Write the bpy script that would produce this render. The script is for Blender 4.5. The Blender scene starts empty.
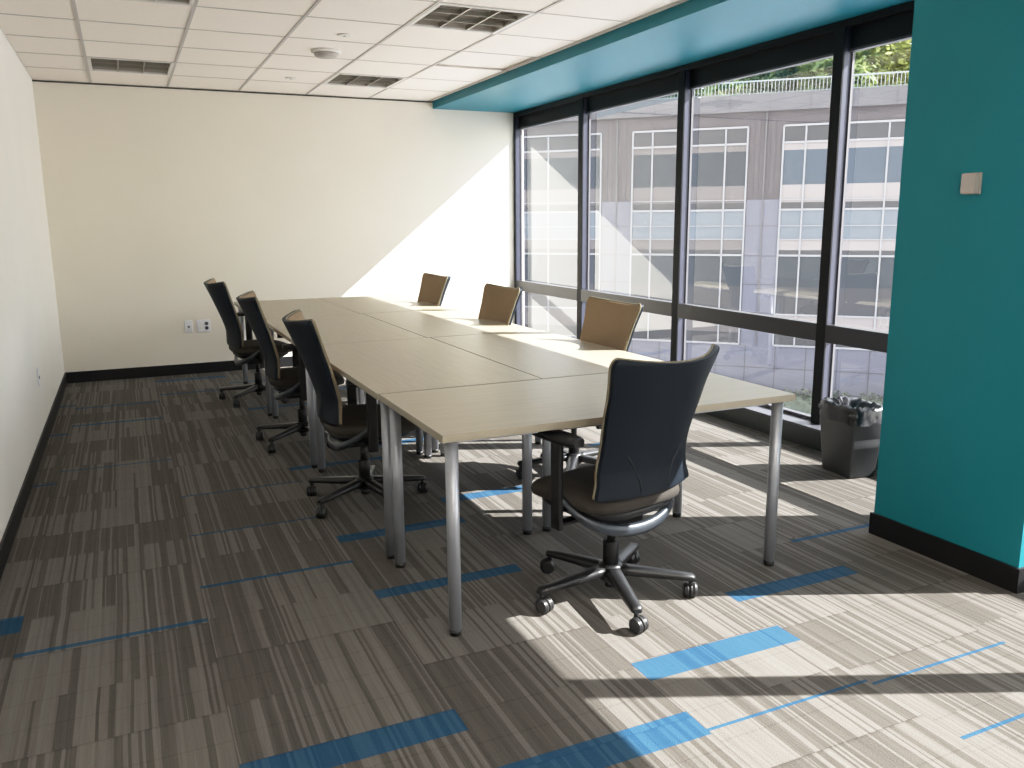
import bpy, bmesh, math, random
from mathutils import Vector, Matrix
random.seed(7)
PI = math.pi
scene = bpy.context.scene
C = scene.collection

# ------------------------------------------------------------------ measures (metres; x to the windows, y into the room)
XL, XS, XW, XG = -0.574, 2.965, 3.86, 3.935      # left wall, soffit front, window wall inner face, glass
YB, YN = 8.369, -3.4                             # back wall, near end of the room behind the camera
H, ZS, ZH = 2.588, 2.5177, 2.36                  # ceiling, soffit underside, top of the glass
TX, TY, T = -0.1314, 7.7089, 0.6096              # ceiling grid origin and pitch
BB = 0.10

# ------------------------------------------------------------------ materials
def mat(name, color, rough=0.6, metal=0.0, noise=0.0, nscale=30.0, bump=0.0, bscale=200.0, spec=0.5, coat=0.0):
    m = bpy.data.materials.new(name); m.use_nodes = True
    n, l = m.node_tree.nodes, m.node_tree.links
    b = n['Principled BSDF']
    b.inputs['Base Color'].default_value = (*color, 1)
    b.inputs['Roughness'].default_value = rough
    b.inputs['Metallic'].default_value = metal
    b.inputs['Specular IOR Level'].default_value = spec
    b.inputs['Coat Weight'].default_value = coat
    tc = n.new('ShaderNodeTexCoord')
    if noise > 0:
        t = n.new('ShaderNodeTexNoise'); t.inputs['Scale'].default_value = nscale; t.inputs['Detail'].default_value = 4
        l.new(tc.outputs['Object'], t.inputs['Vector'])
        mx = n.new('ShaderNodeMixRGB'); mx.blend_type = 'MULTIPLY'; mx.inputs[0].default_value = 1
        r = n.new('ShaderNodeMapRange'); r.inputs[1].default_value = .3; r.inputs[2].default_value = .7
        r.inputs[3].default_value = 1 - noise; r.inputs[4].default_value = 1 + noise
        l.new(t.outputs['Fac'], r.inputs[0]); mx.inputs[1].default_value = (*color, 1)
        cb = n.new('ShaderNodeCombineColor')
        for k in range(3): l.new(r.outputs[0], cb.inputs[k])
        l.new(cb.outputs[0], mx.inputs[2]); l.new(mx.outputs[0], b.inputs['Base Color'])
    if bump > 0:
        t2 = n.new('ShaderNodeTexNoise'); t2.inputs['Scale'].default_value = bscale; t2.inputs['Detail'].default_value = 3
        l.new(tc.outputs['Object'], t2.inputs['Vector'])
        bp = n.new('ShaderNodeBump'); bp.inputs['Strength'].default_value = bump; bp.inputs['Distance'].default_value = .002
        l.new(t2.outputs['Fac'], bp.inputs['Height']); l.new(bp.outputs[0], b.inputs['Normal'])
    return m

M = {}
M['wall'] = mat('painted_wall', (.74, .70, .61), .75, noise=.015, nscale=2, bump=.15, bscale=120)
M['wall_l'] = mat('painted_wall_left', (.78, .76, .71), .7, noise=.015, nscale=2, bump=.15, bscale=120)
M['teal'] = mat('teal_paint', (.004, .170, .210), .6, spec=.3, noise=.03, nscale=1.5, bump=.1, bscale=150)
M['teal_soffit'] = mat('teal_paint_soffit', (.004, .165, .225), .45, noise=.02, nscale=1.5, bump=.05, bscale=150, spec=.3)
M['tile'] = mat('ceiling_tile', (.88, .82, .75), .85, noise=.05, nscale=140, bump=.4, bscale=260)
M['tbar'] = mat('ceiling_grid_bar', (.50, .47, .44), .5)
M['black'] = mat('black_baseboard', (.006, .006, .007), .5, spec=.25)
M['wframe'] = mat('dark_window_frame', (.005, .006, .008), .5, noise=.1, nscale=20, spec=.15)
M['wside'] = mat('mullion_metal', (.040, .043, .068), .4, metal=.2, noise=.12, nscale=15)
M['gasket'] = mat('pale_gasket', (.06, .06, .07), .5)
M['bar'] = mat('transom_metal', (.030, .029, .032), .30, metal=.0, noise=.05, nscale=12)
M['sillbox'] = mat('dark_green_grey_metal', (.022, .028, .028), .4)
M['silltop'] = mat('sill_top', (.055, .055, .065), .45)
M['leg'] = mat('silver_leg', (.34, .355, .39), .38, metal=.55)
M['foot'] = mat('black_plastic_foot', (.01, .01, .01), .5)
M['plastic'] = mat('black_chair_plastic', (.006, .006, .007), .45, spec=.35, bump=.15, bscale=500)
M['backshell'] = mat('blue_black_back_shell', (.006, .0095, .0155), .5, spec=.16, bump=.25, bscale=700)
M['seatfab'] = mat('brown_grey_fabric', (.027, .022, .017), .9, noise=.2, nscale=300, bump=.4, bscale=700)
M['backfab'] = mat('tan_fabric', (.25, .175, .105), .9, noise=.12, nscale=300, bump=.4, bscale=600)
M['piping'] = mat('olive_piping', (.17, .15, .10), .8)
M['yoke'] = mat('grey_polished_plastic', (.035, .042, .052), .32, metal=.3)
M['basearm'] = mat('grey_base_plastic', (.013, .013, .014), .36, metal=.2)
M['wheel'] = mat('caster_grey', (.018, .018, .019), .35)
M['bin'] = mat('charcoal_bin_plastic', (.036, .038, .040), .5, bump=.2, bscale=300)
M['bag'] = mat('black_bag', (.006, .006, .008), .28, bump=.8, bscale=45, coat=.15)
M['plate'] = mat('white_plate', (.75, .76, .80), .4)
M['hole'] = mat('dark_slot', (.06, .06, .07), .5)
M['stat'] = mat('beige_thermostat', (.40, .37, .34), .5)
M['louver'] = mat('louver_metal', (.30, .28, .24), .3, metal=.6)
M['troffer'] = mat('troffer_inside', (.40, .36, .31), .45, metal=.2)
M['white'] = mat('white_plastic', (.72, .70, .66), .5)
M['render'] = mat('plain_rear_wall', (.75, .74, .71), .8, noise=.02, nscale=3)
M['shadow_line'] = mat('painted_shadow_line', (.03, .028, .025), .8)

# laminate table top
def laminate():
    m = bpy.data.materials.new('beige_laminate'); m.use_nodes = True
    n, l = m.node_tree.nodes, m.node_tree.links; b = n['Principled BSDF']
    tc = n.new('ShaderNodeTexCoord'); mp = n.new('ShaderNodeMapping'); mp.inputs['Scale'].default_value = (1.2, 30, 30)
    l.new(tc.outputs['Object'], mp.inputs['Vector'])
    t = n.new('ShaderNodeTexNoise'); t.inputs['Scale'].default_value = 3; t.inputs['Detail'].default_value = 6; t.inputs['Distortion'].default_value = .4
    l.new(mp.outputs[0], t.inputs['Vector'])
    cr = n.new('ShaderNodeValToRGB'); cr.color_ramp.elements[0].position = .3; cr.color_ramp.elements[1].position = .7
    cr.color_ramp.elements[0].color = (.315, .272, .190, 1); cr.color_ramp.elements[1].color = (.37, .325, .232, 1)
    l.new(t.outputs['Fac'], cr.inputs[0]); l.new(cr.outputs[0], b.inputs['Base Color'])
    b.inputs['Roughness'].default_value = .36; b.inputs['Specular IOR Level'].default_value = .28
    return m
M['lam'] = laminate()
M['lam_edge'] = mat('laminate_edge', (.30, .265, .20), .5)

def glass_mat(name='window_glass', tint=(.80, .83, .86), boost=2.0):
    m = bpy.data.materials.new(name); m.use_nodes = True
    n, l = m.node_tree.nodes, m.node_tree.links; n.clear()
    o = n.new('ShaderNodeOutputMaterial'); mx = n.new('ShaderNodeMixShader')
    tr = n.new('ShaderNodeBsdfTransparent'); tr.inputs[0].default_value = (*tint, 1)
    gl = n.new('ShaderNodeBsdfGlossy'); gl.inputs['Roughness'].default_value = 0.0; gl.inputs[0].default_value = (.95, .97, 1, 1)
    lw = n.new('ShaderNodeLayerWeight'); lw.inputs[0].default_value = .5
    pw = n.new('ShaderNodeMath'); pw.operation = 'POWER'; pw.inputs[1].default_value = 2.3
    l.new(lw.outputs['Facing'], pw.inputs[0])
    mu = n.new('ShaderNodeMath'); mu.operation = 'MULTIPLY_ADD'; mu.inputs[1].default_value = .92; mu.inputs[2].default_value = 0.03*boost; mu.use_clamp = True
    l.new(pw.outputs[0], mu.inputs[0]); l.new(mu.outputs[0], mx.inputs[0])
    l.new(tr.outputs[0], mx.inputs[1]); l.new(gl.outputs[0], mx.inputs[2]); l.new(mx.outputs[0], o.inputs[0])
    return m
M['glass'] = glass_mat()

# carpet: striped tiles laid with a half drop
def carpet(name, blue):
    m = bpy.data.materials.new(name); m.use_nodes = True
    n, l = m.node_tree.nodes, m.node_tree.links; b = n['Principled BSDF']
    tc = n.new('ShaderNodeTexCoord'); sp = n.new('ShaderNodeSeparateXYZ'); l.new(tc.outputs['Object'], sp.inputs[0])
    def ma(op, a, c=None, d=None):
        q = n.new('ShaderNodeMath'); q.operation = op
        for i, v in enumerate((a, c, d)):
            if v is None: continue
            if isinstance(v, (int, float)): q.inputs[i].default_value = v
            else: l.new(v, q.inputs[i])
        return q.outputs[0]
    P = .605
    x, y = sp.outputs[0], sp.outputs[1]
    fx = ma('DIVIDE', ma('ADD', x, -.16 + P*10), P); ix = ma('FLOOR', fx)
    par = ma('MODULO', ix, 2)
    yo = ma('ADD', ma('ADD', y, -2.10 + P*10), ma('MULTIPLY', par, -.275))
    fy = ma('DIVIDE', yo, P); iy = ma('FLOOR', fy)
    cb = n.new('ShaderNodeCombineXYZ'); l.new(ix, cb.inputs[0]); l.new(iy, cb.inputs[1])
    wn = n.new('ShaderNodeTexWhiteNoise'); wn.noise_dimensions = '2D'; l.new(cb.outputs[0], wn.inputs['Vector'])
    rnd = wn.outputs['Value']
    def bands(sx, sy, seed, lo, hi):
        c2 = n.new('ShaderNodeCombineXYZ')
        l.new(ma('MULTIPLY', x, sx), c2.inputs[0]); l.new(ma('MULTIPLY', y, sy), c2.inputs[1])
        l.new(ma('MULTIPLY_ADD', rnd, 90, seed), c2.inputs[2])
        t = n.new('ShaderNodeTexNoise'); t.inputs['Scale'].default_value = 1; t.inputs['Detail'].default_value = 2.0
        t.inputs['Roughness'].default_value = .6; l.new(c2.outputs[0], t.inputs['Vector'])
        r = n.new('ShaderNodeMapRange'); r.inputs[1].default_value = lo; r.inputs[2].default_value = hi; r.interpolation_type = 'SMOOTHSTEP'
        l.new(t.outputs['Fac'], r.inputs[0]); return r.outputs[0]
    half = ma('FLOOR', ma('MULTIPLY', fy, 2))
    def white(*v):
        c3 = n.new('ShaderNodeCombineXYZ')
        for q, k in zip(v, c3.inputs):
            if isinstance(q, (int, float)): k.default_value = q
            else: l.new(q, k)
        w3 = n.new('ShaderNodeTexWhiteNoise'); w3.noise_dimensions = '3D'; l.new(c3.outputs[0], w3.inputs['Vector']); return w3.outputs['Value']
    wob = bands(9, 2.2, 17, 0, 1)
    xs = ma('ADD', x, ma('MULTIPLY', wob, .009))
    cell = ma('FLOOR', ma('MULTIPLY', xs, 1/.0092)); cell2 = ma('FLOOR', ma('MULTIPLY', xs, 1/.019))
    # blocks a quarter tile wide, each mostly light or mostly dark
    blk = ma('FLOOR', ma('MULTIPLY', fxx0 := ma('FRACT', fx), 4)); bx = ma('ADD', ma('MULTIPLY', ix, 7), blk)
    d1 = white(bx, iy, 3.3); d2 = white(ma('FLOOR', ma('MULTIPLY', fx, 2)), half, 8.1)
    dens = ma('MULTIPLY_ADD', d1, .55, ma('MULTIPLY_ADD', d2, .55, -.18))
    a1 = ma('LESS_THAN', white(cell, iy, 1.7), dens)
    a2 = ma('LESS_THAN', white(cell2, ma('ADD', iy, ma('MULTIPLY', half, 0.0)), 5.5), ma('MULTIPLY', dens, .8))
    dk = ma('MAXIMUM', a1, a2)
    tone = ma('MULTIPLY', white(cell, ix, 9.9), .22)
    v = ma('SUBTRACT', .86, ma('MULTIPLY', dk, .47)); v = ma('SUBTRACT', v, tone)
    hair = bands(150, 6, 71, .3, .7)
    v = ma('ADD', v, ma('MULTIPLY_ADD', hair, .12, ma('MULTIPLY_ADD', rnd, .14, -.13)))
    # rows of tuft: faint thin cross lines
    row = ma('LESS_THAN', ma('FRACT', ma('MULTIPLY', yo, 1/.151)), .05)
    fxx = ma('FRACT', fx); fyy = ma('FRACT', fy)
    seam = ma('MAXIMUM', ma('GREATER_THAN', ma('ABSOLUTE', ma('SUBTRACT', fxx, .5)), .4965),
              ma('GREATER_THAN', ma('ABSOLUTE', ma('SUBTRACT', fyy, .5)), .4965))
    v = ma('SUBTRACT', v, ma('MULTIPLY', seam, .3)); v = ma('SUBTRACT', v, ma('MULTIPLY', row, .10))
    tt = n.new('ShaderNodeTexNoise'); tt.inputs['Scale'].default_value = 260; tt.inputs['Detail'].default_value = 2
    l.new(tc.outputs['Object'], tt.inputs['Vector'])
    v = ma('ADD', v, ma('MULTIPLY_ADD', tt.outputs['Fac'], .5, -.25))
    cr = n.new('ShaderNodeValToRGB'); e = cr.color_ramp.elements
    if blue:
        e[0].color = (.010, .048, .100, 1); e[1].color = (.030, .082, .140, 1)
    else:
        e[0].color = (.052, .046, .040, 1); e[1].color = (.158, .147, .134, 1)
        e.new(.5).color = (.095, .087, .077, 1)
    l.new(v, cr.inputs[0]); l.new(cr.outputs[0], b.inputs['Base Color'])
    b.inputs['Roughness'].default_value = .95; b.inputs['Specular IOR Level'].default_value = .15
    bp = n.new('ShaderNodeBump'); bp.inputs['Strength'].default_value = .5; bp.inputs['Distance'].default_value = .004
    l.new(tt.outputs['Fac'], bp.inputs['Height']); l.new(bp.outputs[0], b.inputs['Normal'])
    return m
M['carpet'] = carpet('striped_carpet', False)
M['carpet_blue'] = carpet('blue_carpet_strip', True)

# ------------------------------------------------------------------ mesh helpers
def obj(name, bm, m, parent=None, loc=None, smooth=False, bevel=0, subsurf=0, auto=None):
    me = bpy.data.meshes.new(name); bmesh.ops.recalc_face_normals(bm, faces=bm.faces[:]); bm.to_mesh(me); bm.free()
    for mm in (m if isinstance(m, (list, tuple)) else [m]): me.materials.append(mm)
    o = bpy.data.objects.new(name, me); C.objects.link(o)
    if parent: o.parent = parent
    if loc: o.location = loc
    if smooth: me.polygons.foreach_set('use_smooth', [True]*len(me.polygons))
    if bevel:
        b = o.modifiers.new('bevel', 'BEVEL'); b.width = bevel; b.segments = 2; b.limit_method = 'ANGLE'; b.angle_limit = math.radians(40)
        me.polygons.foreach_set('use_smooth', [True]*len(me.polygons))
        w = o.modifiers.new('wn', 'WEIGHTED_NORMAL'); w.keep_sharp = False
    if subsurf:
        s = o.modifiers.new('sub', 'SUBSURF'); s.levels = subsurf; s.render_levels = subsurf
    return o
def empty(name, loc=(0, 0, 0), rz=0):
    o = bpy.data.objects.new(name, None); C.objects.link(o); o.location = loc; o.rotation_euler = (0, 0, rz); o.empty_display_size = .1
    return o
def tag(o, label, cat, group=None, kind=None):
    o['label'] = label; o['category'] = cat
    if group: o['group'] = group
    if kind: o['kind'] = kind
    return o
def struct(o, label=None, cat=None):
    o['kind'] = 'structure'
    if label: o['label'] = label
    if cat: o['category'] = cat
    return o
def box(bm, x0, x1, y0, y1, z0, z1, mi=0):
    vs = [bm.verts.new(p) for p in ((x0,y0,z0),(x1,y0,z0),(x1,y1,z0),(x0,y1,z0),(x0,y0,z1),(x1,y0,z1),(x1,y1,z1),(x0,y1,z1))]
    for f in ((0,3,2,1),(4,5,6,7),(0,1,5,4),(1,2,6,5),(2,3,7,6),(3,0,4,7)):
        fc = bm.faces.new([vs[i] for i in f]); fc.material_index = mi
    return vs
def B(*a):
    bm = bmesh.new(); box(bm, *a); return bm
def cyl(bm, p0, p1, r0, r1=None, seg=20, cap=True, mi=0):
    r1 = r0 if r1 is None else r1
    p0, p1 = Vector(p0), Vector(p1); d = (p1-p0).normalized()
    a = d.orthogonal().normalized(); b = d.cross(a)
    r = []
    for p, q in ((p0, r0), (p1, r1)):
        r.append([bm.verts.new(p + a*q*math.cos(2*PI*i/seg) + b*q*math.sin(2*PI*i/seg)) for i in range(seg)])
    for i in range(seg):
        f = bm.faces.new((r[0][i], r[0][(i+1) % seg], r[1][(i+1) % seg], r[1][i])); f.material_index = mi; f.smooth = True
    if cap:
        for q in r: f = bm.faces.new(q); f.material_index = mi
def lathe(bm, prof, seg=28, origin=(0, 0, 0), axis='z'):
    rings = []
    for r, z in prof:
        ring = []
        for i in range(seg):
            a = 2*PI*i/seg; c, s = r*math.cos(a), r*math.sin(a)
            p = (c, s, z) if axis == 'z' else ((z, c, s) if axis == 'x' else (c, z, s))
            ring.append(bm.verts.new(Vector(p)+Vector(origin)))
        rings.append(ring)
    for a, b in zip(rings, rings[1:]):
        for i in range(seg):
            f = bm.faces.new((a[i], a[(i+1) % seg], b[(i+1) % seg], b[i])); f.smooth = True
    bm.faces.new(rings[0]); bm.faces.new(rings[-1])
def sweep(bm, pts, secs, closed=False):
    """pts: list of (pos, side, up) frames; secs: per-point list of 2D section offsets."""
    rings = []
    for (p, s, u), sec in zip(pts, secs):
        rings.append([bm.verts.new(Vector(p) + Vector(s)*a + Vector(u)*b) for a, b in sec])
    n = len(rings[0])
    for a, b in zip(rings, rings[1:]):
        for i in range(n):
            f = bm.faces.new((a[i], a[(i+1) % n], b[(i+1) % n], b[i])); f.smooth = True
    bm.faces.new(rings[0]); bm.faces.new(rings[-1])
def tube(bm, pts, r, seg=10):
    pts = [Vector(p) for p in pts]; fr = []
    for i, p in enumerate(pts):
        d = (pts[min(i+1, len(pts)-1)] - pts[max(i-1, 0)]).normalized()
        s = d.cross(Vector((0, 0, 1)));  s = s.normalized() if s.length > 1e-4 else Vector((1, 0, 0))
        fr.append((p, s, s.cross(d)))
    rr = r if isinstance(r, (list, tuple)) else [r]*len(pts)
    sweep(bm, fr, [[(q*math.cos(2*PI*k/seg), q*math.sin(2*PI*k/seg)) for k in range(seg)] for q in rr])
def copy_tree(o, parent=None):
    c = o.copy(); C.objects.link(c); c.parent = parent
    for ch in list(o.children): copy_tree(ch, c)
    return c

# ------------------------------------------------------------------ room shell
# floor with the blue strips laid into it
PX, X00 = .605, .16
strips = {}
def st(c, y0, y1): strips.setdefault(c, []).append((y0, y1))
for a in [(0,1.985,2.10),(2,1.98,2.095),(1,1.68,1.80),(0,3.29,3.315),(-1,2.993,3.02),(-2,3.19,3.33),(0,3.90,3.915),(1,3.53,3.617),
          (1,2.905,2.98),(3,2.30,2.385),(4,2.662,2.69),(2,3.83,3.92),(0,4.515,4.53),(1,4.75,4.81),(-1,6.50,6.545),(-1,7.13,7.17),(-2,7.26,7.31),
          (0,7.41,7.455),(0,8.04,8.13),(-2,5.05,5.08),(-2,6.26,6.30),(2,1.693,1.705),(3,1.67,1.682),(3,1.365,1.378),(2,5.04,5.13),(3,5.32,5.42),
          (1,6.50,6.57),(2,7.0,7.1),(4,4.45,4.50),(2,.9,1.0),(1,.45,.5),(0,.8,.9),(1,7.7,7.76),(-1,5.30,5.318),(4,7.4,7.5)]:
    st(*a)
bm = bmesh.new()
for c in range(-2, 7):
    xa, xb = max(XL-.1, X00+c*PX), min(X00+(c+1)*PX, XW+.12)
    if xb <= xa: continue
    cur = YN
    for y0, y1 in sorted(strips.get(c, [])) + [(YB+.1, None)]:
        for q0, q1, mi in ((cur, y0, 0),) + (((y0, y1, 1),) if y1 else ()):
            f = bm.faces.new([bm.verts.new(p) for p in ((xa,q0,0),(xb,q0,0),(xb,q1,0),(xa,q1,0))]); f.material_index = mi
        cur = y1
bmesh.ops.remove_doubles(bm, verts=bm.verts[:], dist=1e-5)
fl = obj('floor', bm, [M['carpet'], M['carpet_blue']])
struct(fl, 'striped grey brown carpet tiles with blue strips', 'floor')
struct(obj('subfloor', B(XL-.2, XW+.13, YN-.1, YB+.2, -.25, -.01), M['render']))

w = struct(obj('wall_left', B(XL-.12, XL, YN-.1, YB+.12, -.01, H+.15), M['wall_l']), 'white painted side wall left of the tables', 'wall')
w = struct(obj('wall_back', B(XL-.12, XW+.12, YB, YB+.12, -.01, H+.15), M['wall']), 'cream painted end wall behind the tables', 'wall')
w = struct(obj('wall_rear', B(XL-.12, XW+.12, YN-.12, YN, -.01, H+.15), M['render']), 'plain white wall behind the viewer', 'wall')
struct(obj('baseboard_back', B(XL, XW-.09, YB-.012, YB, 0, BB), M['black'], bevel=.003), 'black baseboard along the end wall', 'baseboard')
struct(obj('baseboard_left', B(XL, XL+.012, YN, YB-.012, 0, BB), M['black'], bevel=.003), 'black baseboard along the left wall', 'baseboard')
struct(obj('trim_1', B(XL, XS, YB-.008, YB, H-.012, H-.001), M['shadow_line']), 'thin dark strip painted as the shadow line where ceiling meets end wall', 'trim')  # dark strip painted in for the shade along the ceiling edge

# ceiling: lay-in tiles in one mesh, bars in a child
holes = {(0, 0), (3, 0), (0, 4), (3, 4), (0, 8), (3, 8), (0, 12), (3, 12)}
bm = bmesh.new(); bt = bmesh.new()
i0 = -1; yk = [YB] + [TY - k*T for k in range(0, 20) if TY-k*T > YN] + [YN]
xk = [XL] + [TX + k*T for k in range(0, 6) if TX+k*T < XS-.02] + [XS]
for i in range(len(xk)-1):
    for j in range(len(yk)-1):
        col, rw = i-1, j-1
        if (col, rw) in holes: continue
        g = .0035
        x0, x1, y0, y1 = xk[i]+g, xk[i+1]-g, yk[j+1]+g, yk[j]-g
        dz = .0
        if (col, rw) == (4, 2): dz = .012
        zb = H+.004+dz
        box(bm, x0, x1, y0, y1, zb, zb+.015)
for xx in xk[1:-1]: box(bt, xx-.009, xx+.009, YN, YB, H-.001, H+.003)
for i in range(len(xk)-1):
    for yy in yk[1:-1]: box(bt, xk[i]+.009, xk[i+1]-.009, yy-.006, yy+.006, H+.001, H+.0036)
ce = struct(obj('ceiling', bm, M['tile']), 'suspended ceiling of square off white tiles', 'ceiling')
obj('ceiling_grid', bt, M['tbar'], ce)
struct(obj('ceiling_deck', B(XL-.1, XW+.12, YN-.1, YB+.1, H+.15, H+.30), M['render']))

# soffit along the window
struct(obj('ceiling_soffit', B(XS, XW+.10, YN, YB, ZS, H+.05), M['teal_soffit']), 'long teal painted soffit over the windows', 'soffit')

# teal pillar (a column wrapped in plasterboard)
PXc, PY0, PY1 = 2.978, 1.913, 2.595
def prism(pts, z0, z1):
    bm = bmesh.new()
    a = [bm.verts.new((x, y, z0)) for x, y in pts]; b = [bm.verts.new((x, y, z1)) for x, y in pts]
    for i in range(len(pts)):
        j = (i+1) % len(pts); bm.faces.new((a[i], a[j], b[j], b[i]))
    bm.faces.new(a[::-1]); bm.faces.new(b); return bm
struct(obj('wall_pillar', prism([(PXc, PY0), (XW+.02, PY0), (XW+.02, 2.46), (PXc+.55, 2.50), (PXc, PY1)], 0, ZS), M['teal']), 'teal painted pillar wall beside the windows', 'wall')
e = .012
struct(obj('baseboard_pillar', prism([(PXc-e, PY0-e), (XW-.095, PY0-e), (XW-.095, PY0-.0005), (PXc-.0005, PY0-.0005), (PXc-.0005, PY1+.0005), (PXc+.5, 2.5055), (PXc+.5, 2.515), (PXc-e, PY1+e)], 0, .098), M['black']),
       'black baseboard around the teal pillar', 'baseboard')

# ------------------------------------------------------------------ window wall
MY = [3.87 + 1.525*k for k in range(-5, 4)]       # mullion centres
MW = .038
bays = []
edges = [YN] + MY
mull = [m for m in MY if m < YB-.1]
lo = [YN] + [m+MW for m in mull]; hi = [m-MW for m in mull] + [YB-.028]
nb = 0
for a, b in zip(lo, hi):
    if b-a < .2: continue
    nb += 1
    w = empty('window_%d' % nb, (XG, (a+b)/2, 0)); struct(w)
    Y0, Y1 = a-(a+b)/2, b-(a+b)/2
    dx = XW-XG
    # header, frame bars, transom in local coordinates
    bmh = bmesh.new()
    box(bmh, dx+.05, .012, Y0, Y1, ZH, 2.478)
    obj('head_frame', bmh, M['wframe'], w)
    bmf = bmesh.new()
    box(bmf, -.006, .012, Y0, Y0+.006, .15, ZH); box(bmf, -.006, .012, Y1-.006, Y1, .15, ZH)
    box(bmf, -.03, .012, Y0, Y1, ZH-.014, ZH); box(bmf, -.03, .012, Y0, Y1, .135, .157)
    obj('window_frame', bmf, M['gasket'], w)
    obj('transom', B(dx+.0, -.012, Y0, Y1, .655, .765), M['bar'], w, bevel=.003)
    for nm, z0, z1 in (('upper_pane', .765, ZH-.014), ('lower_pane', .157, .655)):
        bg = bmesh.new(); bg.faces.new([bg.verts.new(p) for p in ((0,Y0+.01,z0),(0,Y1-.01,z0),(0,Y1-.01,z1),(0,Y0+.01,z1))])
        obj(nm, bg, M['glass'], w)
k = 1
for m in mull:
    k += 1
    bm = bmesh.new(); box(bm, XW, XW+.014, m-MW, m+MW, .135, 2.478); box(bm, XW+.014, XG+.015, m-MW+.004, m+MW-.004, .135, 2.478, 1)
    struct(obj('trim_%d' % k, bm, [M['wframe'], M['wside']], bevel=.002), 'dark vertical window mullion', 'mullion')
k += 1
bm = bmesh.new(); box(bm, XW, XW+.014, YB-.028, YB, .13, 2.478); box(bm, XW+.014, XG+.015, YB-.028, YB, .135, 2.478, 1)
struct(obj('trim_%d' % k, bm, [M['wframe'], M['wside']], bevel=.002), 'dark window jamb against the end wall', 'window jamb')
# continuous head rail and sill box
struct(obj('trim_%d' % (k+1), B(XW, XG+.10, YN, YB, 2.478, ZS), M['wframe'], bevel=.002), 'dark head rail over the windows', 'head rail')
bm = bmesh.new(); box(bm, 3.775, XG+.06, YN, YB, 0, .118); 
struct(obj('trim_%d' % (k+2), bm, M['sillbox'], bevel=.004), 'dark grey low sill box under the windows', 'sill')
struct(obj('trim_%d' % (k+3), B(3.770, XG+.06, YN, YB, .1185, .134), M['silltop'], bevel=.002), 'grey metal sill top under the windows', 'sill')
# outer upstand closing the wall above the soffit
struct(obj('wall_window_head', B(XW+.10, XW+.25, YN-.1, YB+.12, 2.44, H+.6), M['wframe']))

# ------------------------------------------------------------------ things on the ceiling
def fixture(i, j, label):
    x0, x1 = TX+i*T+.010, TX+(i+1)*T-.010; y1, y0 = TY-j*T-.008, TY-(j+1)*T+.008
    cx, cy = (x0+x1)/2, (y0+y1)/2
    t = empty('ceiling_light', (cx, cy, H)); tag(t, label, 'ceiling light', 'louvred ceiling lights')
    a, b = (x1-x0)/2, (y1-y0)/2
    bm = bmesh.new()
    for q in ((-a, a, -b, -b+.022), (-a, a, b-.022, b), (-a, -a+.022, -b+.022, b-.022), (a-.022, a, -b+.022, b-.022)):
        box(bm, *q, -.002, .012)
    obj('frame', bm, M['white'], t)
    bm = bmesh.new(); a2, b2 = a-.022, b-.022
    v = [bm.verts.new(p) for p in ((-a2,-b2,0.01),(a2,-b2,0.01),(a2,b2,0.01),(-a2,b2,0.01),(-a2,-b2,.10),(a2,-b2,.10),(a2,b2,.10),(-a2,b2,.10))]
    for f in ((0,1,5,4),(1,2,6,5),(2,3,7,6),(3,0,4,7),(4,5,6,7)): bm.faces.new([v[q] for q in f])
    obj('housing', bm, M['troffer'], t)
    bm = bmesh.new()
    for q in (1, 2): box(bm, -a2+2*a2*q/3-.004, -a2+2*a2*q/3+.004, -b2, b2, .0, .03)
    for q in (1, 2): box(bm, -a2, a2, -b2+2*b2*q/3-.003, -b2+2*b2*q/3+.003, .001, .028)
    obj('louver', bm, M['louver'], t)
    bm = bmesh.new()
    for q in (-1, 1): cyl(bm, (-a2+.02, q*b2*.45, .078), (a2-.02, q*b2*.45, .078), .012, seg=10)
    obj('lamp_tube', bm, M['white'], t, smooth=True)
fixture(0, 0, 'unlit louvred ceiling light nearest the end wall, on the left side of the ceiling')
fixture(3, 0, 'unlit louvred ceiling light near the end wall, closer to the teal soffit')
fixture(0, 4, 'unlit louvred ceiling light cut off by the top edge, left half of the ceiling')
fixture(3, 4, 'unlit dark louvred ceiling light in the foreground, beside the teal soffit')

t = empty('ceiling_speaker', (1.422, 6.237, H+.004)); tag(t, 'round white domed detector on the ceiling tiles', 'smoke detector')
t.name = 'smoke_detector'
bm = bmesh.new(); lathe(bm, [(.104, 0), (.104, -.012), (.094, -.018)]); obj('mounting_ring', bm, M['white'], t)
bm = bmesh.new(); lathe(bm, [(.084, -.016), (.084, -.030), (.070, -.044), (.02, -.048)]); obj('cover', bm, M['stat'], t)
for (x, y), lb in (((1.419, 5.674), 'small white round sprinkler cover on the ceiling nearer than the round detector'),
                   ((1.398, 7.477), 'small white round sprinkler cover on the ceiling near the end wall')):
    t = empty('sprinkler', (x, y, H+.004)); tag(t, lb, 'sprinkler', 'ceiling sprinklers')
    bm = bmesh.new(); lathe(bm, [(.045, 0), (.045, -.006), (.040, -.009)]); obj('cover_plate', bm, M['white'], t)
    bm = bmesh.new(); lathe(bm, [(.010, -.008), (.008, -.012), (.004, -.013)]); obj('sprinkler_head', bm, M['louver'], t)

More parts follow.
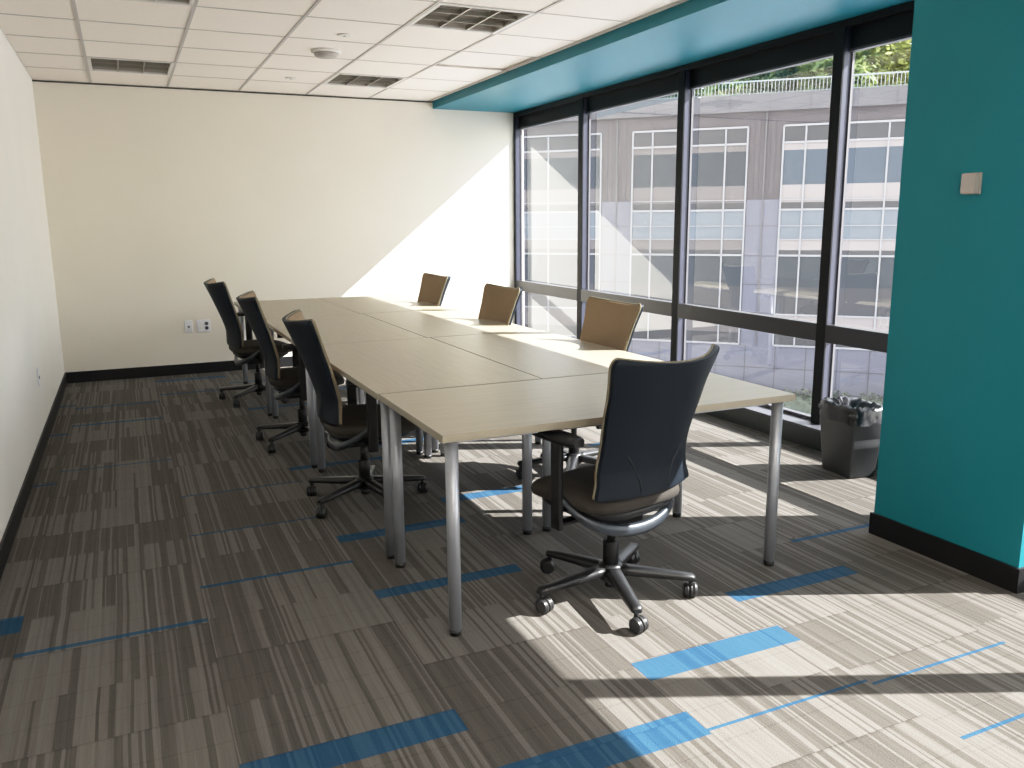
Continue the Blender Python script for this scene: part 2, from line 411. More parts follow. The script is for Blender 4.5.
# ------------------------------------------------------------------ wall plates and thermostat
def plate(loc, w, h, face, label, name, kinds):
    t = empty(name, loc); tag(t, label, 'wall outlet')
    t.rotation_euler = (0, 0, face)
    bm = B(-w/2, w/2, -.007, 0, -h/2, h/2); obj('cover_plate', bm, M['plate'], t, bevel=.003)
    for k, (dx, typ) in enumerate(kinds):
        if typ == 'duplex':
            for s in (-1, 1):
                bm = bmesh.new(); cyl(bm, (dx, -.011, s*.021), (dx, -.006, s*.021), .0165, seg=18)
                r = obj('receptacle', bm, M['hole'], t)
        elif typ == 'jack':
            obj('data_jack', B(dx-.009, dx+.009, -.010, -.006, -.009, .009), M['hole'], t)
        elif typ == 'dup_light':
            bm = bmesh.new()
            for s in (-1, 1): cyl(bm, (dx, -.010, s*.021), (dx, -.006, s*.021), .0165, seg=18)
            obj('blank_insert', bm, M['white'], t)
plate((.494, YB, .448), .068, .116, 0, 'single white wall plate with a small jack, left of the double plate', 'data_outlet', [(0, 'jack')])
plate((.627, YB, .450), .122, .118, 0, 'double white wall plate with two dark sockets on the end wall', 'power_outlet', [(-.025, 'dup_light'), (.025, 'duplex')])
plate((XL, 6.12, .43), .070, .116, PI/2, 'white outlet plate low on the left side wall', 'power_outlet', [(0, 'jack')])

t = empty('thermostat', (PXc, 2.255, 1.53)); tag(t, 'small beige box thermostat on the teal pillar', 'thermostat')
obj('back_plate', B(-.010, 0, -.034, .034, -.040, .040), M['stat'], t, bevel=.002)
obj('cover', B(-.034, -.010, -.030, .030, -.038, .038), M['stat'], t, bevel=.003)

# ------------------------------------------------------------------ tables
TZ = .7241; TW = 1.4827; TD = .741
def make_table():
    t = empty('folding_table'); t.name = 'office_table'
    bm = B(-TW/2+.0022, TW/2-.0022, -TD/2+.0022, TD/2-.0022, TZ-.026, TZ)
    for f in bm.faces:
        f.material_index = 0 if f.normal.z > .5 or abs(f.calc_center_median().z - TZ) < 1e-4 else 1
    top = obj('tabletop', bm, [M['lam'], M['lam_edge']], t, bevel=.0015)
    bm = bmesh.new()
    a, b = TW/2-.075, TD/2-.075
    obj('under_frame', B(-a, a, -b, -b+.025, TZ-.05, TZ-.0265), M['leg'], t)
    obj('under_frame', B(-a, a, b-.025, b, TZ-.05, TZ-.0265), M['leg'], t)
    for sx in (-1, 1):
        for sy in (-1, 1):
            x, y = sx*(TW/2-.05), sy*(TD/2-.05)
            bm = bmesh.new(); cyl(bm, (x, y, .022), (x, y, TZ-.0265), .0225, seg=24); l = obj('leg', bm, M['leg'], t)
            bm = bmesh.new(); cyl(bm, (x, y, 0), (x, y, .0225), .020, .022, seg=20); obj('foot', bm, M['foot'], l)
    return t
T0 = make_table()
G = 'beige tables pushed together into one long surface'
tbl = [((.880+TW/2, 2.4714+TD/2), 0, 'beige table set crosswise at the near end, spanning both rows')]
rows = ['nearest', 'second', 'farthest']
XR = .880
for k in range(3):
    yc = 3.2175 + TW*(k+.5) + .002; dxk = -.02*(k+.3)
    tbl.append(((XR+dxk+TD/2, yc), PI/2, 'beige table lengthwise in the left row, %s from the crosswise table' % ['nearest', 'second', 'farthest'][k]))
    tbl.append(((XR+dxk+TD*1.5+.001, yc+.005*k), PI/2, 'beige table lengthwise in the sunlit window side row, %s from the crosswise table' % ['nearest', 'second', 'farthest'][k]))
for i, ((x, y), rz, lb) in enumerate(tbl):
    o = T0 if i == 0 else copy_tree(T0)
    o.location = (x, y, 0); o.rotation_euler = (0, 0, rz); tag(o, lb, 'table', G)

# ------------------------------------------------------------------ task chair (faces +y)
def lerp(tab, v):
    for (a, p), (b, q) in zip(tab, tab[1:]):
        if v <= b: 
            s = (v-a)/(b-a); s = s*s*(3-2*s) if True else s
            return p+(q-p)*s
    return tab[-1][1]
BZ0, BZ1 = .458, .945
def backpt(u, v, off):
    w = lerp([(0, .240), (.10, .222), (.35, .215), (.7, .234), (1, .262)], v)
    rc = .024; dt = (1-v)*(BZ1-BZ0); db = v*(BZ1-BZ0)
    if dt < rc: w -= (rc - math.sqrt(max(0, rc*rc-(rc-dt)**2)))
    if db < .02: w -= (.02 - math.sqrt(max(0, .0004-(.02-db)**2)))
    yc = lerp([(0, -.185), (.22, -.200), (1, -.335)], v) if v > .22 else lerp([(0, -.200), (.22, -.200)], v)
    yc = -.205 - .145*max(0, (v-.2)/.8)**1.2
    c = .048 + .042*v
    x = w*u; y = yc + c*u*u + off
    z = BZ0 + (BZ1-BZ0)*v + .022*u*u*v**3 - .02*(1-v)*(1-u*u)*0
    y -= .010*math.sin(PI*v)*(1-abs(u))*0
    return Vector((x, y, z))
def back_grid(off0, off1, shrink, v0=0, v1=1, nu=14, nv=16, rad=.10):
    """curved slab with rounded corners"""
    bm = bmesh.new(); fr = []; bk = []
    vs = [0, .006, .018, .04] + [.04+.87*q/12 for q in range(1, 13)] + [.935, .958, .976, .989, .997, 1]; nv = len(vs)-1
    for j in range(nv+1):
        v = v0 + (v1-v0)*vs[j]; a = []; b = []
        for i in range(nu+1):
            u = -1 + 2*i/nu
            uu = u*shrink
            vv = v
            # round the top and bottom corners a little
            if abs(u) > .999 and (j == 0 or j == nv): uu *= .965
            a.append(bm.verts.new(backpt(uu, vv, off0))); b.append(bm.verts.new(backpt(uu, vv, off1)))
        fr.append(a); bk.append(b)
    for j in range(nv):
        for i in range(nu):
            bm.faces.new((fr[j][i], fr[j][i+1], fr[j+1][i+1], fr[j+1][i]))
            bm.faces.new((bk[j][i], bk[j+1][i], bk[j+1][i+1], bk[j][i+1]))
    for i in range(nu):
        bm.faces.new((fr[0][i], bk[0][i], bk[0][i+1], fr[0][i+1])); bm.faces.new((fr[nv][i], fr[nv][i+1], bk[nv][i+1], bk[nv][i]))
    for j in range(nv):
        bm.faces.new((fr[j][0], fr[j+1][0], bk[j+1][0], bk[j][0])); bm.faces.new((fr[j][nu], bk[j][nu], bk[j+1][nu], fr[j+1][nu]))
    return bm

def make_chair():
    t = empty('task_chair')
    # backrest: shell behind, upholstery in front, piping on the rim
    sh = obj('backrest', back_grid(-.012, .006, 1.0), M['backshell'], t, bevel=.004)
    obj('upholstery', back_grid(.0065, .021, .985, .008, .994), M['backfab'], sh, bevel=.006)
    vr = [.02, .05, .12, .25, .4, .55, .7, .82, .91, .94, .96, .98, .992, .998]
    rim = [backpt(-1, v, .008) for v in vr] + [backpt(-1+2*i/12, 1, .008) for i in range(0, 13)] + [backpt(1, v, .008) for v in vr[::-1]]
    bm = bmesh.new(); tube(bm, rim, .0045, 8); obj('piping', bm, M['piping'], sh)
    # two moulded seams low on the shell
    for s in (-1, 1):
        pts = []
        for k in range(9):
            q = k/8; pts.append(backpt(s*(.42+.22*math.sin(q*PI/2)**2 * (1) - .22*(1-q)*0), .33*(1-q)**1.1+.02, -.0125) if False else backpt(s*(.30+.32*(1-math.cos((1-q)*PI/2))), .02+.30*(1-q), -.0125))
        bm = bmesh.new(); tube(bm, pts, .0018, 6); obj('shell_seam', bm, M['foot'], sh)
    # seat
    bm = bmesh.new()
    prof = []
    n = 28
    def outline(s, z, drop=0):
        r = []
        for i in range(n):
            a = 2*PI*i/n; c, d = math.cos(a), math.sin(a)
            e_ = 3.6
            x = .245*s*abs(c)**(2/e_)*(1 if c >= 0 else -1); y = .235*s*abs(d)**(2/e_)*(1 if d >= 0 else -1) + .035
            zz = z - (drop*max(0, y/.27)**3 if y > 0 else 0)
            r.append(bm.verts.new((x, y, zz)))
        return r
    rings = [outline(.90, .398, .02), outline(.985, .408, .022), outline(1.0, .425, .025), outline(.985, .443, .03), outline(.93, .455, .032), outline(.6, .458, .01), outline(.2, .455, 0)]
    for a, b in zip(rings, rings[1:]):
        for i in range(n):
            f = bm.faces.new((a[i], a[(i+1) % n], b[(i+1) % n], b[i])); f.smooth = True
    bm.faces.new(rings[0]); bm.faces.new(rings[-1])
    seat = obj('seat', bm, M['seatfab'], t)
    bm = bmesh.new()
    n2 = 28; rr = []
    for s, z in ((.75, .350), (.90, .372), (.93, .397)):
        r = []
        for i in range(n2):
            a = 2*PI*i/n2; c, d = math.cos(a), math.sin(a)
            r.append(bm.verts.new((.235*s*abs(c)**.6*(1 if c >= 0 else -1), .225*s*abs(d)**.6*(1 if d >= 0 else -1)+.03, z)))
        rr.append(r)
    for a, b in zip(rr, rr[1:]):
        for i in range(n2):
            f = bm.faces.new((a[i], a[(i+1) % n2], b[(i+1) % n2], b[i])); f.smooth = True
    bm.faces.new(rr[0]); bm.faces.new(rr[-1])
    obj('seat_pan', bm, M['plastic'], t)
    # mechanism under the seat
    obj('tilt_mechanism', B(-.07, .07, -.10, .11, .300, .352), M['plastic'], t, bevel=.012)
    # grey yoke: a crescent from one arm, down behind the seat, to the other
    bm = bmesh.new(); fr = []; secs = []
    for k in range(25):
        a = -PI/2*1.12 + PI*1.12*k/24
        x = .262*math.sin(a); s = math.cos(a)
        z = .455 - .140*max(0, s)**.8 if s > 0 else .455 + .05*(-s)
        y = .015 - .175*max(0, s)**.7
        w = .012 + .010*max(0, s)
        fr.append((Vector((x, y, z)), Vector((math.sin(a)*.4, -max(.2, s), -.0)).normalized(), Vector((0, 0, 1))))
        secs.append([(-.010, -w), (.006, -w), (.012, -w*.3), (.010, w*.8), (.0, w), (-.012, w)])
    sweep(bm, fr, secs); obj('yoke', bm, M['yoke'], t)
    # back supports between yoke and shell
    for s in (-1, 1):
        bm = bmesh.new(); tube(bm, [(s*.12, -.10, .375), (s*.12, -.15, .41), (s*.12, -.172, .47)], [.012, .013, .010], 8)
        obj('back_support', bm, M['plastic'], t)
    # arms
    for s in (-1, 1):
        ar = obj('armrest', B(s*.272-.012, s*.272+.012, -.026, .024, .325, .650), M['plastic'], t, bevel=.008)
        obj('arm_bracket', B(min(s*.15, s*.265), max(s*.15, s*.265), -.02, .02, .335, .352), M['plastic'], ar, bevel=.006)
        bm = bmesh.new()
        fr = []; secs = []
        for k in range(11):
            q = k/10; y = -.115+.24*q; wv = .042*(1-abs(2*q-1)**4*.45); x = s*(.272-.0*q)
            fr.append((Vector((x, y, .664 + .006*q)), Vector((1, 0, 0)), Vector((0, 0, 1)))); secs.append([(-wv, -.004), (-wv*.8, -.014), (wv*.8, -.014), (wv, -.004), (wv, .006), (wv*.8, .014), (-wv*.8, .014), (-wv, .006)])
        sweep(bm, fr, secs); obj('arm_pad', bm, M['plastic'], ar)
    # column
    bm = bmesh.new(); lathe(bm, [(.030, .10), (.030, .215), (.026, .22)], 24); col = obj('gas_cylinder', bm, M['plastic'], t)
    bm = bmesh.new(); lathe(bm, [(.016, .22), (.016, .302)], 20); obj('piston', bm, M['foot'], col)
    # star base
    bm = bmesh.new(); lathe(bm, [(.030, .060), (.045, .070), (.050, .095), (.044, .125), (.030, .13)], 30)
    cyl(bm, (0, 0, .035), (0, 0, .0605), .020, .024, 20)
    base = obj('star_base', bm, M['basearm'], t)
    for k in range(5):
        a = 2*PI*k/5
        d = Vector((math.cos(a), math.sin(a), 0)); sd = Vector((-math.sin(a), math.cos(a), 0))
        bm = bmesh.new(); fr = []; secs = []
        for q in (0, .15, .45, .8, .96, 1):
            r = .03 + .288*q; z = .106 - .022*q - (.004 if q == 1 else 0); w = .030-.010*q - (.008 if q == 1 else 0); h = .016-.006*q - (.003 if q == 1 else 0)
            fr.append((d*r+Vector((0, 0, z)), sd, Vector((0, 0, 1)))); secs.append([(-w, -h), (w, -h), (w, h*.3), (w*.7, h), (-w*.7, h), (-w, h*.3)])
        sweep(bm, fr, secs); obj('base_arm', bm, M['basearm'], base)
        cpos = d*.302; ca = a + random.uniform(-1.2, 1.2)
        ax = Vector((math.cos(ca), math.sin(ca), 0)); fw = Vector((-math.sin(ca), math.cos(ca), 0))
        bm = bmesh.new(); cc = cpos + Vector((0, 0, .029)) + fw*.012
        for s in (-1, 1):
            for (o0, o1, r0, r1) in ((.005, .008, .024, .0285), (.008, .020, .0285, .0285), (.020, .025, .0285, .021)):
                cyl(bm, cc+ax*s*o0, cc+ax*s*o1, r0, r1, 22)
        cyl(bm, cpos+Vector((0, 0, .045)), cpos+Vector((0, 0, .078)), .009, seg=12, mi=1); cyl(bm, cc-ax*.0045, cc+ax*.0045, .030, seg=18, mi=1)
        obj('caster', bm, [M['wheel'], M['foot']], base)
    return t
CH = make_chair()
GC = 'black backed task chairs around the tables'
chairs = [  # x, y, facing angle (deg from +x), direction of one base arm, label
    (1.578, 2.566, 103.5, 40, 'dark task chair at the near end of the tables, its back to the viewer'),
    (1.020, 4.054, -4, -4, 'dark task chair on the left side of the tables, nearest of the three there'),
    (.965, 5.39, -6, 4, 'dark task chair on the left side of the tables, between two others'),
    (.900, 6.89, 3, 12, 'dark task chair on the left side, farthest back, by the end wall outlets'),
    (2.19, 3.97, 182, 20, 'tan backed task chair by the window, nearest of the three on that side'),
    (2.075, 5.23, 182.5, 55, 'tan backed task chair by the window, between two others'),
    (2.10, 6.66, 182.7, 10, 'tan backed task chair by the window, farthest and smallest, before the sunlit end wall')]
for i, (x, y, ang, ph, lb) in enumerate(chairs):
    o = CH if i == 0 else copy_tree(CH)
    o.location = (x, y, 0); o.rotation_euler = (0, 0, math.radians(ang-90)); tag(o, lb, 'chair', GC)
    for ch in o.children:
        if ch.name.startswith('star_base'): ch.rotation_euler = (0, 0, math.radians(ph-ang+90))

# ------------------------------------------------------------------ waste bin with bag
t = empty('waste_bin', (3.60, 3.34, 0), math.radians(-8)); tag(t, 'charcoal rectangular waste bin lined with a black bag, beside the pillar', 'waste bin')
def rr_ring(bm, a, b, z, r, n=5, jit=0, rnd=random):
    out = []
    for cx, cy, s in ((a-r, b-r, 0), (-a+r, b-r, 1), (-a+r, -b+r, 2), (a-r, -b+r, 3)):
        for k in range(n+1):
            an = PI/2*(s + k/n); j = rnd.uniform(-jit, jit)
            out.append(bm.verts.new((cx+(r+j)*math.cos(an), cy+(r+j)*math.sin(an), z+rnd.uniform(-jit, jit))))
    # extra points along the straights come from subdivision
    return out
def loft(bm, rings, cap0=True, cap1=False):
    n = len(rings[0])
    for a, b in zip(rings, rings[1:]):
        for i in range(n):
            f = bm.faces.new((a[i], a[(i+1) % n], b[(i+1) % n], b[i])); f.smooth = True
    if cap0: bm.faces.new(rings[0])
    if cap1: bm.faces.new(rings[-1])
bm = bmesh.new()
loft(bm, [rr_ring(bm, .080, .118, 0, .008), rr_ring(bm, .083, .121, .01, .010), rr_ring(bm, .104, .150, .345, .014), rr_ring(bm, .110, .156, .350, .015), rr_ring(bm, .110, .156, .368, .015), rr_ring(bm, .102, .148, .368, .014), rr_ring(bm, .092, .138, .20, .012), rr_ring(bm, .080, .118, .012, .01)], True, True)
obj('bin_body', bm, M['bin'], t)
bm = bmesh.new(); rb = random.Random(3)
def bagring(a, b, z, j, n=44):
    out = []
    for i in range(n):
        an = 2*PI*i/n; c, s = math.cos(an), math.sin(an); e_ = 5
        k = 1/((abs(c)**e_+abs(s)**e_)**(1/e_))
        q = 1+rb.uniform(-j, j)
        out.append(bm.verts.new((a*c*k*q, b*s*k*q, z+rb.uniform(-j, j)*.16)))
    return out
loft(bm, [bagring(.119, .166, .308, .045), bagring(.118, .165, .325, .025), bagring(.115, .162, .352, .02), bagring(.115, .164, .378, .03), bagring(.106, .156, .398, .05), bagring(.088, .135, .400, .08), bagring(.065, .10, .380, .12), bagring(.04, .06, .362, .15), bagring(.015, .02, .352, .1)], False, True)
obj('bag', bm, M['bag'], t)

# ------------------------------------------------------------------ across the street: facade, terrace railing, trees
dv = Vector((-.70, .714, 0)).normalized(); nv = Vector((-.714, -.70, 0)).normalized()
K = 1.4
Q = Vector((29.0865, 34.3072, 0))*K
FZ = lambda z: 1.4035 + (z-1.4035)*K
bld = empty('office_building', (Q.x, Q.y, FZ(-12)))
bld.rotation_euler = (0, 0, math.atan2(dv.y, dv.x))      # local x runs along the facade to the left, local y away from us... see below
# local frame: x along dv, y = z cross dv
side = Vector((0, 0, 1)).cross(dv)        # points (-.714,-.70): towards the viewer
OZ = FZ(-12)
def fb(bm, s0, s1, d0, d1, z0, z1, mi=0):   # s along facade, d outwards to the viewer, z in photo metres
    box(bm, s0*K, s1*K, d0*K, d1*K, FZ(z0)-OZ, FZ(z1)-OZ, mi)
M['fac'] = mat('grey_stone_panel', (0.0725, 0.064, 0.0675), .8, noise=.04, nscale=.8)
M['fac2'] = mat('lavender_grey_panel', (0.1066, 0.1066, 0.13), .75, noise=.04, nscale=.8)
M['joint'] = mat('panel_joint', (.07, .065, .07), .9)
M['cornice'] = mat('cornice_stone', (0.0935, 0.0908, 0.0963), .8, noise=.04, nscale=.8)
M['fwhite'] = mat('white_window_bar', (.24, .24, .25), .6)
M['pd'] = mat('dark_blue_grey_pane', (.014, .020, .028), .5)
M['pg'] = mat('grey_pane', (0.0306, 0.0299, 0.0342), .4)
M['pl'] = mat('pale_reflection_pane', (0.216, 0.192, 0.186), .6)  # bright reflection in the facade glass, painted as pane colour
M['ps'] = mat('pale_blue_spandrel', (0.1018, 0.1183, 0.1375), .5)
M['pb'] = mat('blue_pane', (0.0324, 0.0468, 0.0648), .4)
M['rail'] = mat('pale_rail', (.22, .25, .26), .5)
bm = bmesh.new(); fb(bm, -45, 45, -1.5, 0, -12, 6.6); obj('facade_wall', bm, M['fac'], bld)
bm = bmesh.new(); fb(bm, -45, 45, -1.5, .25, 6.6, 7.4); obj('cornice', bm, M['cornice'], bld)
bm = bmesh.new()
for k in range(-20, 21): fb(bm, k*1.9-.65-.015, k*1.9-.65+.015, .25, .262, 6.6, 7.4)
for k in range(-20, 21): fb(bm, k*1.88-.45-.012, k*1.88-.45+.012, .0, .012, 5.95, 6.6)
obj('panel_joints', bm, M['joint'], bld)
per = 7.53
for w in range(-4, 5):
    s1 = .34 + 5.82 + per*w; s0 = .34 + per*w         # window bay between s0 and s1
    # pier panels right of the bay (s0-1.71 .. s0)
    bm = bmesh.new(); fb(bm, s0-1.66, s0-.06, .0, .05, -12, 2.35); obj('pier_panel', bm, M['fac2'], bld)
    bm = bmesh.new()
    for z in (1.05, -.45, -1.9, -3.35): fb(bm, s0-1.66, s0-.06, .05, .055, z-.02, z+.02)
    for q in (.35, .60, 1.1, 1.35): fb(bm, s0-q-.01, s0-q+.01, 0, .02, 2.4, 6.55)
    obj('panel_joints', bm, M['joint'], bld)
    bm = bmesh.new(); fb(bm, s0-.9, s0-.82, .0, .1, -5, 6.6); obj('downpipe', bm, M['cornice'], bld)
    fr = bmesh.new()
    ms = [s0, s0+1.07, s0+2.95, s0+4.78, s1]
    for q in ms: fb(fr, q-.038, q+.038, .02, .12, -5.0, 5.88)
    for z, th in ((5.88, .045), (5.08, .045), (2.33, .02), (1.84, .045), (1.05, .02), (.38, .02), (-.42, .045), (-3.4, .04), (-5.0, .045)):
        fb(fr, s0, s1, .02, .12, z-th, z+th)
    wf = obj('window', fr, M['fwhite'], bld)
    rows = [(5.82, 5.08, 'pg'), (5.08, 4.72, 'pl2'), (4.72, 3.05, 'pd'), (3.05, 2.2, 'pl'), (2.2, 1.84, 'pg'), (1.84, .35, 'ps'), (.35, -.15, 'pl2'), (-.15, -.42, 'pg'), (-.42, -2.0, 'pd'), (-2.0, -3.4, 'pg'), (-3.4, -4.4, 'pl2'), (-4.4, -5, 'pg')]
    M.setdefault('pl2', mat('dim_reflection_pane', (0.1045, 0.0935, 0.0908), .6))  # weaker reflection band, also painted into the pane colour
    rows_by = {}
    for a, b, m_ in rows:
        key = m_
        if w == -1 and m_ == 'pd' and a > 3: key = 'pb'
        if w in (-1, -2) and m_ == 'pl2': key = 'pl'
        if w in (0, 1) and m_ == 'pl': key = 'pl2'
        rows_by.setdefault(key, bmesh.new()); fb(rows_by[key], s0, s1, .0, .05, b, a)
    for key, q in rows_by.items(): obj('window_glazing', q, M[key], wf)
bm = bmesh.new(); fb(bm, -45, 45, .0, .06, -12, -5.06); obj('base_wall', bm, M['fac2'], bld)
bm = bmesh.new()
for z in (-6.2, -7.4): fb(bm, -45, 45, .06, .07, z-.02, z+.02)
for k in range(-28, 29): fb(bm, k*1.5-.02, k*1.5+.02, .06, .07, -12, -5.06)
obj('panel_joints', bm, M['joint'], bld)
tag(bld, 'grey stone office building with white framed windows seen across through the glass', 'building')
# railing on top
rl = empty('terrace_railing', (Q.x, Q.y, FZ(7.4))); rl.rotation_euler = bld.rotation_euler
bm = bmesh.new()
for k in range(-160, 120): 
    s = k*.17; box(bm, (s-.015)*K, (s+.015)*K, -.04*K, .0*K, .0, .64*K)
obj('balusters', bm, M['rail'], rl)['kind'] = 'stuff'
bm = bmesh.new(); box(bm, -27*K, 20*K, -.05*K, .02*K, .62*K, .69*K); box(bm, -27*K, 20*K, -.04*K, .0, .06*K, .1*K); obj('handrail', bm, M['rail'], rl)
tag(rl, 'pale metal railing with thin balusters along the top of the building opposite', 'railing')
# terrace ground behind the railing
M['grass'] = mat('terrace_grass', (.10, .13, .06), .9, noise=.3, nscale=1)
tg = empty('terrace_ground', (Q.x, Q.y, FZ(7.4))); tg.rotation_euler = bld.rotation_euler
bm = bmesh.new(); box(bm, -40*K, 30*K, -40*K, -.3*K, -.5, .05); g = obj('terrace', bm, M['grass'], None)
g.location = tg.location; g.rotation_euler = tg.rotation_euler; bpy.data.objects.remove(tg); g.name = 'terrace_ground'; struct(g)
# trees
def leafmat(name, c):
    m = mat(name, c, .7, noise=.35, nscale=3); 
    n, l = m.node_tree.nodes, m.node_tree.links
    b = n['Principled BSDF']; b.inputs['Subsurface Weight'].default_value = 0
    tr = n.new('ShaderNodeBsdfTranslucent'); tr.inputs[0].default_value = (c[0]*1.6, c[1]*1.5, c[2], 1); mx = n.new('ShaderNodeMixShader'); mx.inputs[0].default_value = .45
    o = n['Material Output']; l.new(b.outputs[0], mx.inputs[1]); l.new(tr.outputs[0], mx.inputs[2]); l.new(mx.outputs[0], o.inputs[0])
    return m
LM = [leafmat('leaf_green', (.20, .26, .11)), leafmat('leaf_yellow_green', (.32, .35, .13)), leafmat('leaf_deep_green', (.13, .18, .09))]
M['bark'] = mat('bark', (.10, .08, .065), .9, noise=.3, nscale=6)
fdir = dv; back = -side
def tree(s, depth, h, r, mi, label, seed):
    R = random.Random(seed)
    base = Q + fdir*s*K + back*depth; base.z = FZ(7.4)+.05
    t = empty('tree', base); tag(t, label, 'tree', 'trees behind the terrace railing')
    bm = bmesh.new(); pts = [(0, 0, -.1), (.1, .05, h*.3), (0, .1, h*.6), (.1, 0, h*.85)]; tube(bm, pts, [.22, .18, .12, .05], 8)
    for k in range(7):
        a = R.uniform(0, 2*PI); z = R.uniform(.25, .6)*h; tube(bm, [(0.05, .05, z), (math.cos(a)*r*.5, math.sin(a)*r*.5, z+r*.4), (math.cos(a)*r*.8, math.sin(a)*r*.8, z+r*.9)], [.07, .05, .02], 6)
    obj('trunk', bm, M['bark'], t)
    bm = bmesh.new()
    blobs = [(R.gauss(0, r*.45), R.gauss(0, r*.45), h*R.uniform(.06, .95), r*R.uniform(.35, .55)) for _ in range(26)]
    for bx, by, bz, br in blobs:
        for _ in range(260):
            v = Vector((R.gauss(0, 1), R.gauss(0, 1), R.gauss(0, 1))).normalized()*br*R.uniform(.6, 1.05) + Vector((bx, by, bz))
            a = Vector((R.gauss(0, 1), R.gauss(0, 1), R.gauss(0, 1))).normalized(); b = a.orthogonal().normalized(); q = R.uniform(.16, .34)
            bm.faces.new([bm.verts.new(v+a*q), bm.verts.new(v+b*q*.5), bm.verts.new(v-a*q), bm.verts.new(v-b*q*.5)])
    obj('foliage', bm, LM[mi], t)
tl = [(8.5, 6, 5.5, 3.0, 2, 'deep green tree glimpsed over the railing, farthest left'),
      (5.2, 9, 6.0, 3.2, 2, 'deep green tree above the railing left of the middle window bars'),
      (1.6, 5, 6.2, 3.0, 0, 'mid green leafy tree above the railing in the fourth window'),
      (-1.0, 9, 7.2, 3.4, 2, 'tall darker green tree standing behind the mid green one'),
      (-3.2, 4.5, 6.0, 2.8, 0, 'mid green tree above the railing just left of the last mullion'),
      (-5.6, 6, 7.6, 3.2, 1, 'yellow green tree above the railing in the last window'),
      (-8.4, 9, 8.0, 3.4, 1, 'yellow green tree partly hidden behind the teal pillar'),
      (-6.9, 13, 9.0, 4, 0, 'tall green tree at the back behind the yellow green ones'),
      (-1.8, 14, 9.0, 4, 0, 'tall green tree far behind the fourth window group')]
for i, a in enumerate(tl): tree(*a, 20+i)
# street ground and planting at the foot of the facade
M['street'] = mat('pale_paving', (.42, .42, .45), .8, noise=.06, nscale=.6)
struct(obj('ground', B(4.4, 110, -60, 110, FZ(-8.2)-.3, FZ(-8.2)), M['street']))
hg = bmesh.new(); R = random.Random(5)
M['hedge'] = mat('hedge_green', (.085, .10, .075), .8, noise=.3, nscale=2)
def hedge(s, n, label):
    base = Q + fdir*s*K - back*1.5*K; base.z = FZ(-8.2)
    bm = bmesh.new()
    for _ in range(n):
        v = Vector((R.uniform(-2.2, 2.2), R.uniform(-.6, .6), R.uniform(0.02, 1.5)))
        a = Vector((R.gauss(0, 1), R.gauss(0, 1), R.gauss(0, 1))).normalized(); b = a.orthogonal().normalized(); q = R.uniform(.08, .2)
        v.z += .2
        bm.faces.new([bm.verts.new(v+a*q), bm.verts.new(v+b*q*.5), bm.verts.new(v-a*q), bm.verts.new(v-b*q*.5)])
    box(bm, -2.2, 2.2, -.5, .5, 0, 1.3)
    o = obj('hedge', bm, M['hedge']); o.location = base; o.rotation_euler = bld.rotation_euler
    tag(o, label, 'hedge', 'hedges at the foot of the building opposite')
hedge(-3.6, 700, 'clipped green hedge at the foot of the opposite building, left of the last mullion')
hedge(-7.2, 700, 'clipped green hedge at the foot of the opposite building, seen above the bin')
hedge(0.2, 700, 'clipped green hedge at the foot of the opposite building, behind the table corner')

# ------------------------------------------------------------------ camera (solved from the photograph)
yaw, pitch, roll, F, h = .4285, -.1927, -.0073, 837.52, 1.4035
Fv = Vector((math.sin(yaw)*math.cos(pitch), math.cos(yaw)*math.cos(pitch), math.sin(pitch)))
Rv = Vector((math.cos(yaw), -math.sin(yaw), 0)); Uv = Rv.cross(Fv)
R2 = Rv*math.cos(roll) + Uv*math.sin(roll); U2 = -Rv*math.sin(roll) + Uv*math.cos(roll)
cam = bpy.data.cameras.new('camera'); co = bpy.data.objects.new('camera', cam); C.objects.link(co)
co.matrix_world = Matrix(((R2.x, U2.x, -Fv.x, 0), (R2.y, U2.y, -Fv.y, 0), (R2.z, U2.z, -Fv.z, h), (0, 0, 0, 1)))
cam.sensor_width = 36; cam.lens = F/1024*36; cam.clip_start = .05; cam.clip_end = 500
scene.camera = co

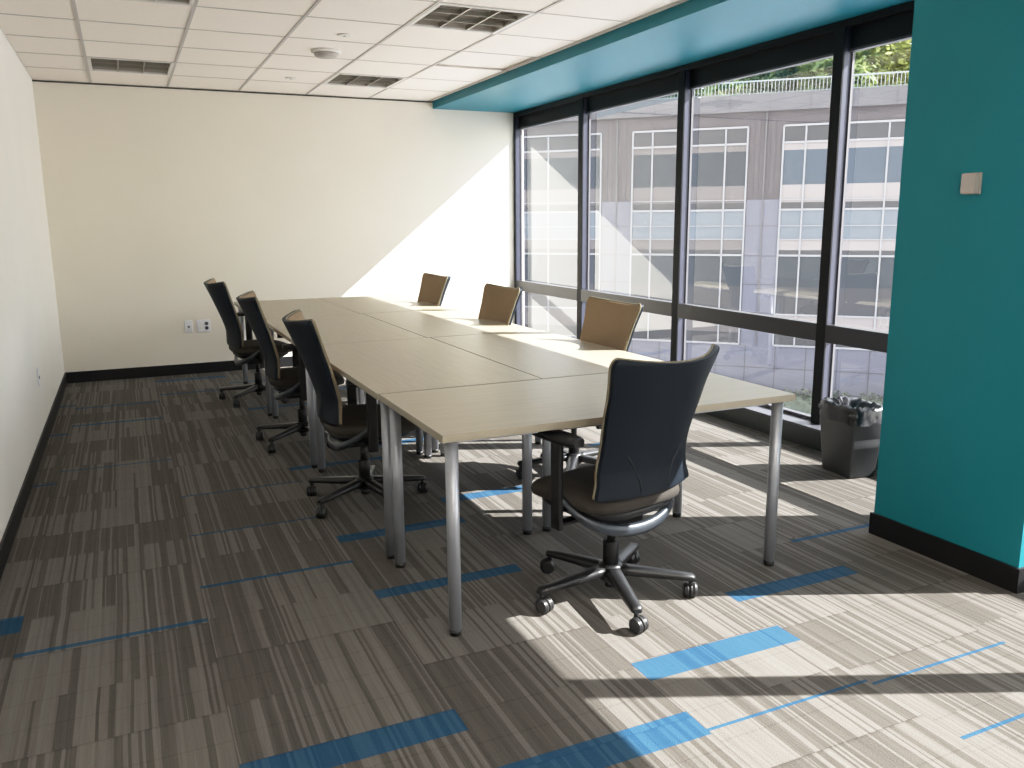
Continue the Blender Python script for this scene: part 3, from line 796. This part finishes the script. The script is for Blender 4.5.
# ------------------------------------------------------------------ light
sun = bpy.data.lights.new('sun', 'SUN'); sun.energy = 29.0; sun.angle = math.radians(.32); sun.color = (1.0, .955, .90)
so = bpy.data.objects.new('sun', sun); C.objects.link(so); so.location = (20, -8, 20)
so.rotation_euler = Vector((-1, .4405, -.822)).to_track_quat('-Z', 'Y').to_euler()

wd = bpy.data.worlds.new('world'); scene.world = wd; wd.use_nodes = True
n, l = wd.node_tree.nodes, wd.node_tree.links
bg = n['Background']; sky = n.new('ShaderNodeTexSky'); sky.sky_type = 'NISHITA'; sky.sun_disc = False
sky.sun_elevation = math.radians(37); sky.sun_rotation = math.radians(114)
mx = n.new('ShaderNodeMixRGB'); mx.inputs[0].default_value = .72; mx.inputs[2].default_value = (6.2, 6.0, 5.7, 1)
l.new(sky.outputs[0], mx.inputs[1]); l.new(mx.outputs[0], bg.inputs[0]); bg.inputs[1].default_value = .85

# portals at the window bays guide the sky light in
def area(name, loc, rot, sx, sy, energy, color=(1, 1, 1), portal=False):
    a = bpy.data.lights.new(name, 'AREA'); a.shape = 'RECTANGLE'; a.size = sx; a.size_y = sy; a.energy = energy; a.color = color
    if portal: a.cycles.is_portal = True
    o = bpy.data.objects.new(name, a); C.objects.link(o); o.location = loc; o.rotation_euler = rot
    return o
area('window_portal', (XG+.12, (YN+YB)/2, 1.26), (0, PI/2, 0), 2.3, YB-YN, 1, portal=True)
# fill lights added out of view behind the viewer, facing down and up
for y in (-.6, -2.4):
    area('rear_fill_down', (1.2, y, H-.03), (0, 0, 0), 2.4, .6, 12, (1, .96, .90))
    area('rear_fill_up', (1.2, y, 2.0), (PI, 0, 0), 2.4, .3, 58, (1, .96, .90))

scene.view_settings.view_transform = 'Standard'
scene.view_settings.look = 'None'
scene.view_settings.use_curve_mapping = True      # soft highlight shoulder, as a camera gives
cm = scene.view_settings.curve_mapping; cm.use_clip = False; cm.clip_max_x = 6; cm.clip_max_y = 2
cv = cm.curves[3]; cv.points[0].location = (0, 0); cv.points[1].location = (5.0, 1.0)
for p in ((.25, .25), (.5, .5), (.8, .70), (1.3, .83), (2.2, .93)): cv.points.new(*p)
cm.update()
scene.view_settings.exposure = 0.30
